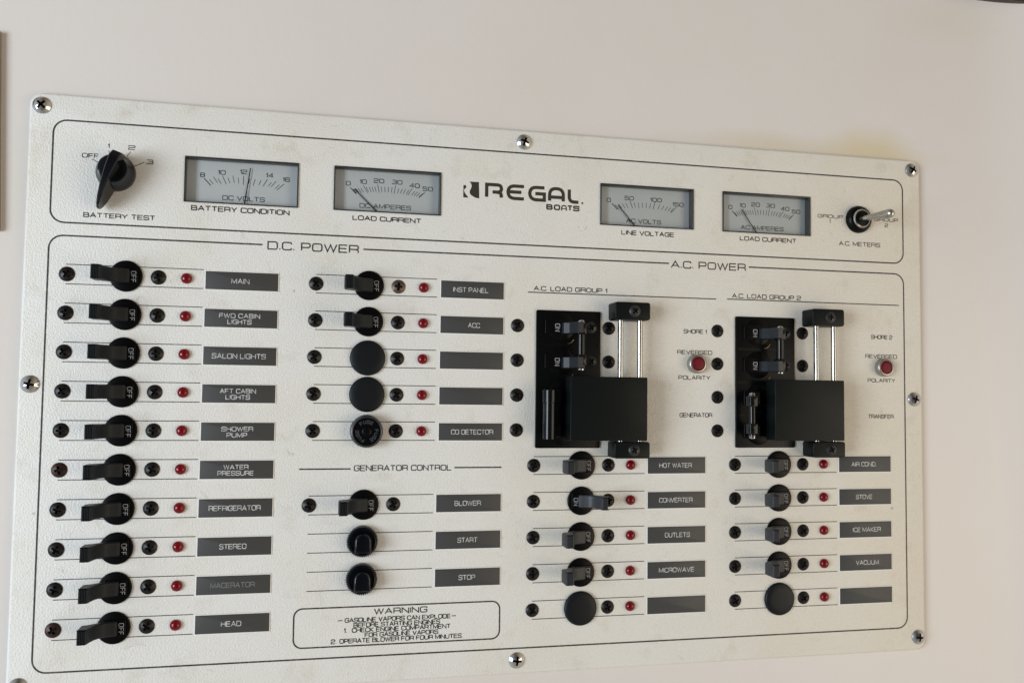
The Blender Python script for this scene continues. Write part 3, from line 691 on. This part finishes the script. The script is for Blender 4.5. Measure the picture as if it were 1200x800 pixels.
mb.obj('lever', NICKEL, TG, smooth=60)

# ------------------------------------------------------------------ main breaker banks with their sliding interlocks
LEVW = MB(); LEVW.extrude_v([(1.5, 1.6), (2.5, 3.6), (5.2, 5.6), (5.8, 7.6), (7.0, 13.0), (10.6, 12.4), (11.4, 7.2), (9.5, 4.8), (7.5, 1.6)], -3.3, 3.3, .3)
LEVW = mesh_of(LEVW, 'lever', LEVERG, 30)
def bank(u0, u1, which, lower_hex):
    mb = MB(); mb.slab(rrect(0, 0, u1-u0, 71.2, .8, 3), 0, 1.0, .25)
    for v in (17.2, 17.9, 35.3, 36.0, 53.5): mb.box(1.2, u1-u0-1.2, v, v+.35, .95, 1.12)
    b = mb.obj('breaker_bank', BACKB, ROOT, (u0, 81.6, 0), smooth=30, label='tall black breaker bank under A.C. LOAD GROUP %s' % which)
    cx = 13.2
    for k, v in enumerate((8.5, 26.3, 44.3, 62.3)):
        up = k < 2
        mb = MB(); mb.lathe([(7.3, .9), (7.3, 1.5), (7.0, 1.75)], 48); mb.box(-8.8, 5, -3.9, 3.9, 1.1, 2.0, .3)
        o = mb.obj('main_breaker', BLACK, b, (cx, v, 0), smooth=40)
        mb = MB()
        mb.extrude_v(([(0, 1.6), (.6, 4.2), (3.2, 5.6), (4.6, 8.4), (5.8, 12.6), (9.6, 12.2), (9.8, 7.4), (8.2, 5), (5.6, 1.6)] if up else
                      [(0, 1.6), (-.6, 4.2), (-3.2, 5.6), (-6, 8), (-7.5, 8.2), (-7.8, 6), (-7.2, 4.6), (-5.6, 1.6)][::-1]), (v+.8-2.9 if up else v-3.3), (v+.8+2.9 if up else v+3.3), .3)
        o2 = mb.obj('lever', LEVERD if up else LEVER, b, (cx, 0, 0), smooth=30)
        if up:
            t = MB(); text(t, 'ON', 0, 4.0, 0, 2.6, .26, 2.1, 1, (cx-2.2, v+.5)); t.obj('lettering', WHITE, b, smooth=0)
            screw(29.6, v, 1.0, b, (0, 0, 0), SCR_S)
    # tie bars linking the handle pairs
    def tie(uc, v0, v1, hexes, top):
        mb = MB(); mb.tube((uc, v0+1, 10), (uc, v1-1, 10), 2.1 if not hexes else 1.95, 24)
        if hexes:
            for c in (v0+4.6, v1-5.4): mb.box(uc-2.25, uc+2.25, c-2.9, c+2.9, 7.4, 12.3, .5)
            mb.mi = 1
            for c, s in ((v0, 1), (v1, -1)):
                mb.tube((uc, c+s*1.7, 10), (uc, c+s*.4, 10), 2.0, 20, 1.7); mb.tube((uc, c+s*.4, 10), (uc, c, 10), 1.2, 12, .8)
        else:
            mb.tube((uc, v0, 10), (uc, v0+6.2, 10), 3.5, 28); mb.tube((uc, v0+6.5, 10), (uc, v1, 10), 3.3, 28)
        mb.obj('tie_bar', [TIE, CHROME], b, (0, 0, 0), smooth=35)
    tie(21.4, 5.4, 31.4, True, True)
    tie(4.9, 41.4, 66, lower_hex, False)
    mb = MB()
    for v in (15.6, 33.4):
        pts = [(19.8+1.0*math.cos(t_)*4-4, v-1.5+3.2*math.sin(t_), 2.2) for t_ in [k*.16 for k in range(2, 10)]]
        for p, q in zip(pts, pts[1:]): mb.tube(p, q, .12, 6)
    mb.obj('wire', BRASS, b, smooth=60)
TIE = mat('glossy_black_tie_bar', (.003, .0038, .004), .12, 0, 0, .26)
bank(233.0, 267.8, '1', False); bank(345.0, 380.4, '2', True)
def interlock(u, which):
    mb = MB(); mb.slab(rrect(u-24.9, 115.9, u+16.2, 148.3, .5, 2), 5.4, 15, .35)
    b = mb.obj('interlock_slide', BOXB, ROOT, smooth=30, label='black sliding interlock block on two steel rods, set low over breaker bank %s' % which)
    for s in (4.2, 14.8):
        mb = MB(); mb.tube((u+s, 83, 7.2), (u+s, 152, 7.2), 1.45, 24); mb.obj('guide_rod', RODM, b, smooth=40)
    for v0, v1 in ((76.9, 86.2), (149.1, 157.6)):
        mb = MB(); mb.slab(rrect(u, v0, u+19.2, v1, 1.3, 4), 0, 11, .5); mb.obj('bracket', BOXB, b, smooth=40)
        screw(u+10.6, (v0+v1)/2, 11, b, (0, 0, 0), SCR_S)
interlock(272.45, '1'); interlock(385.6, '2')
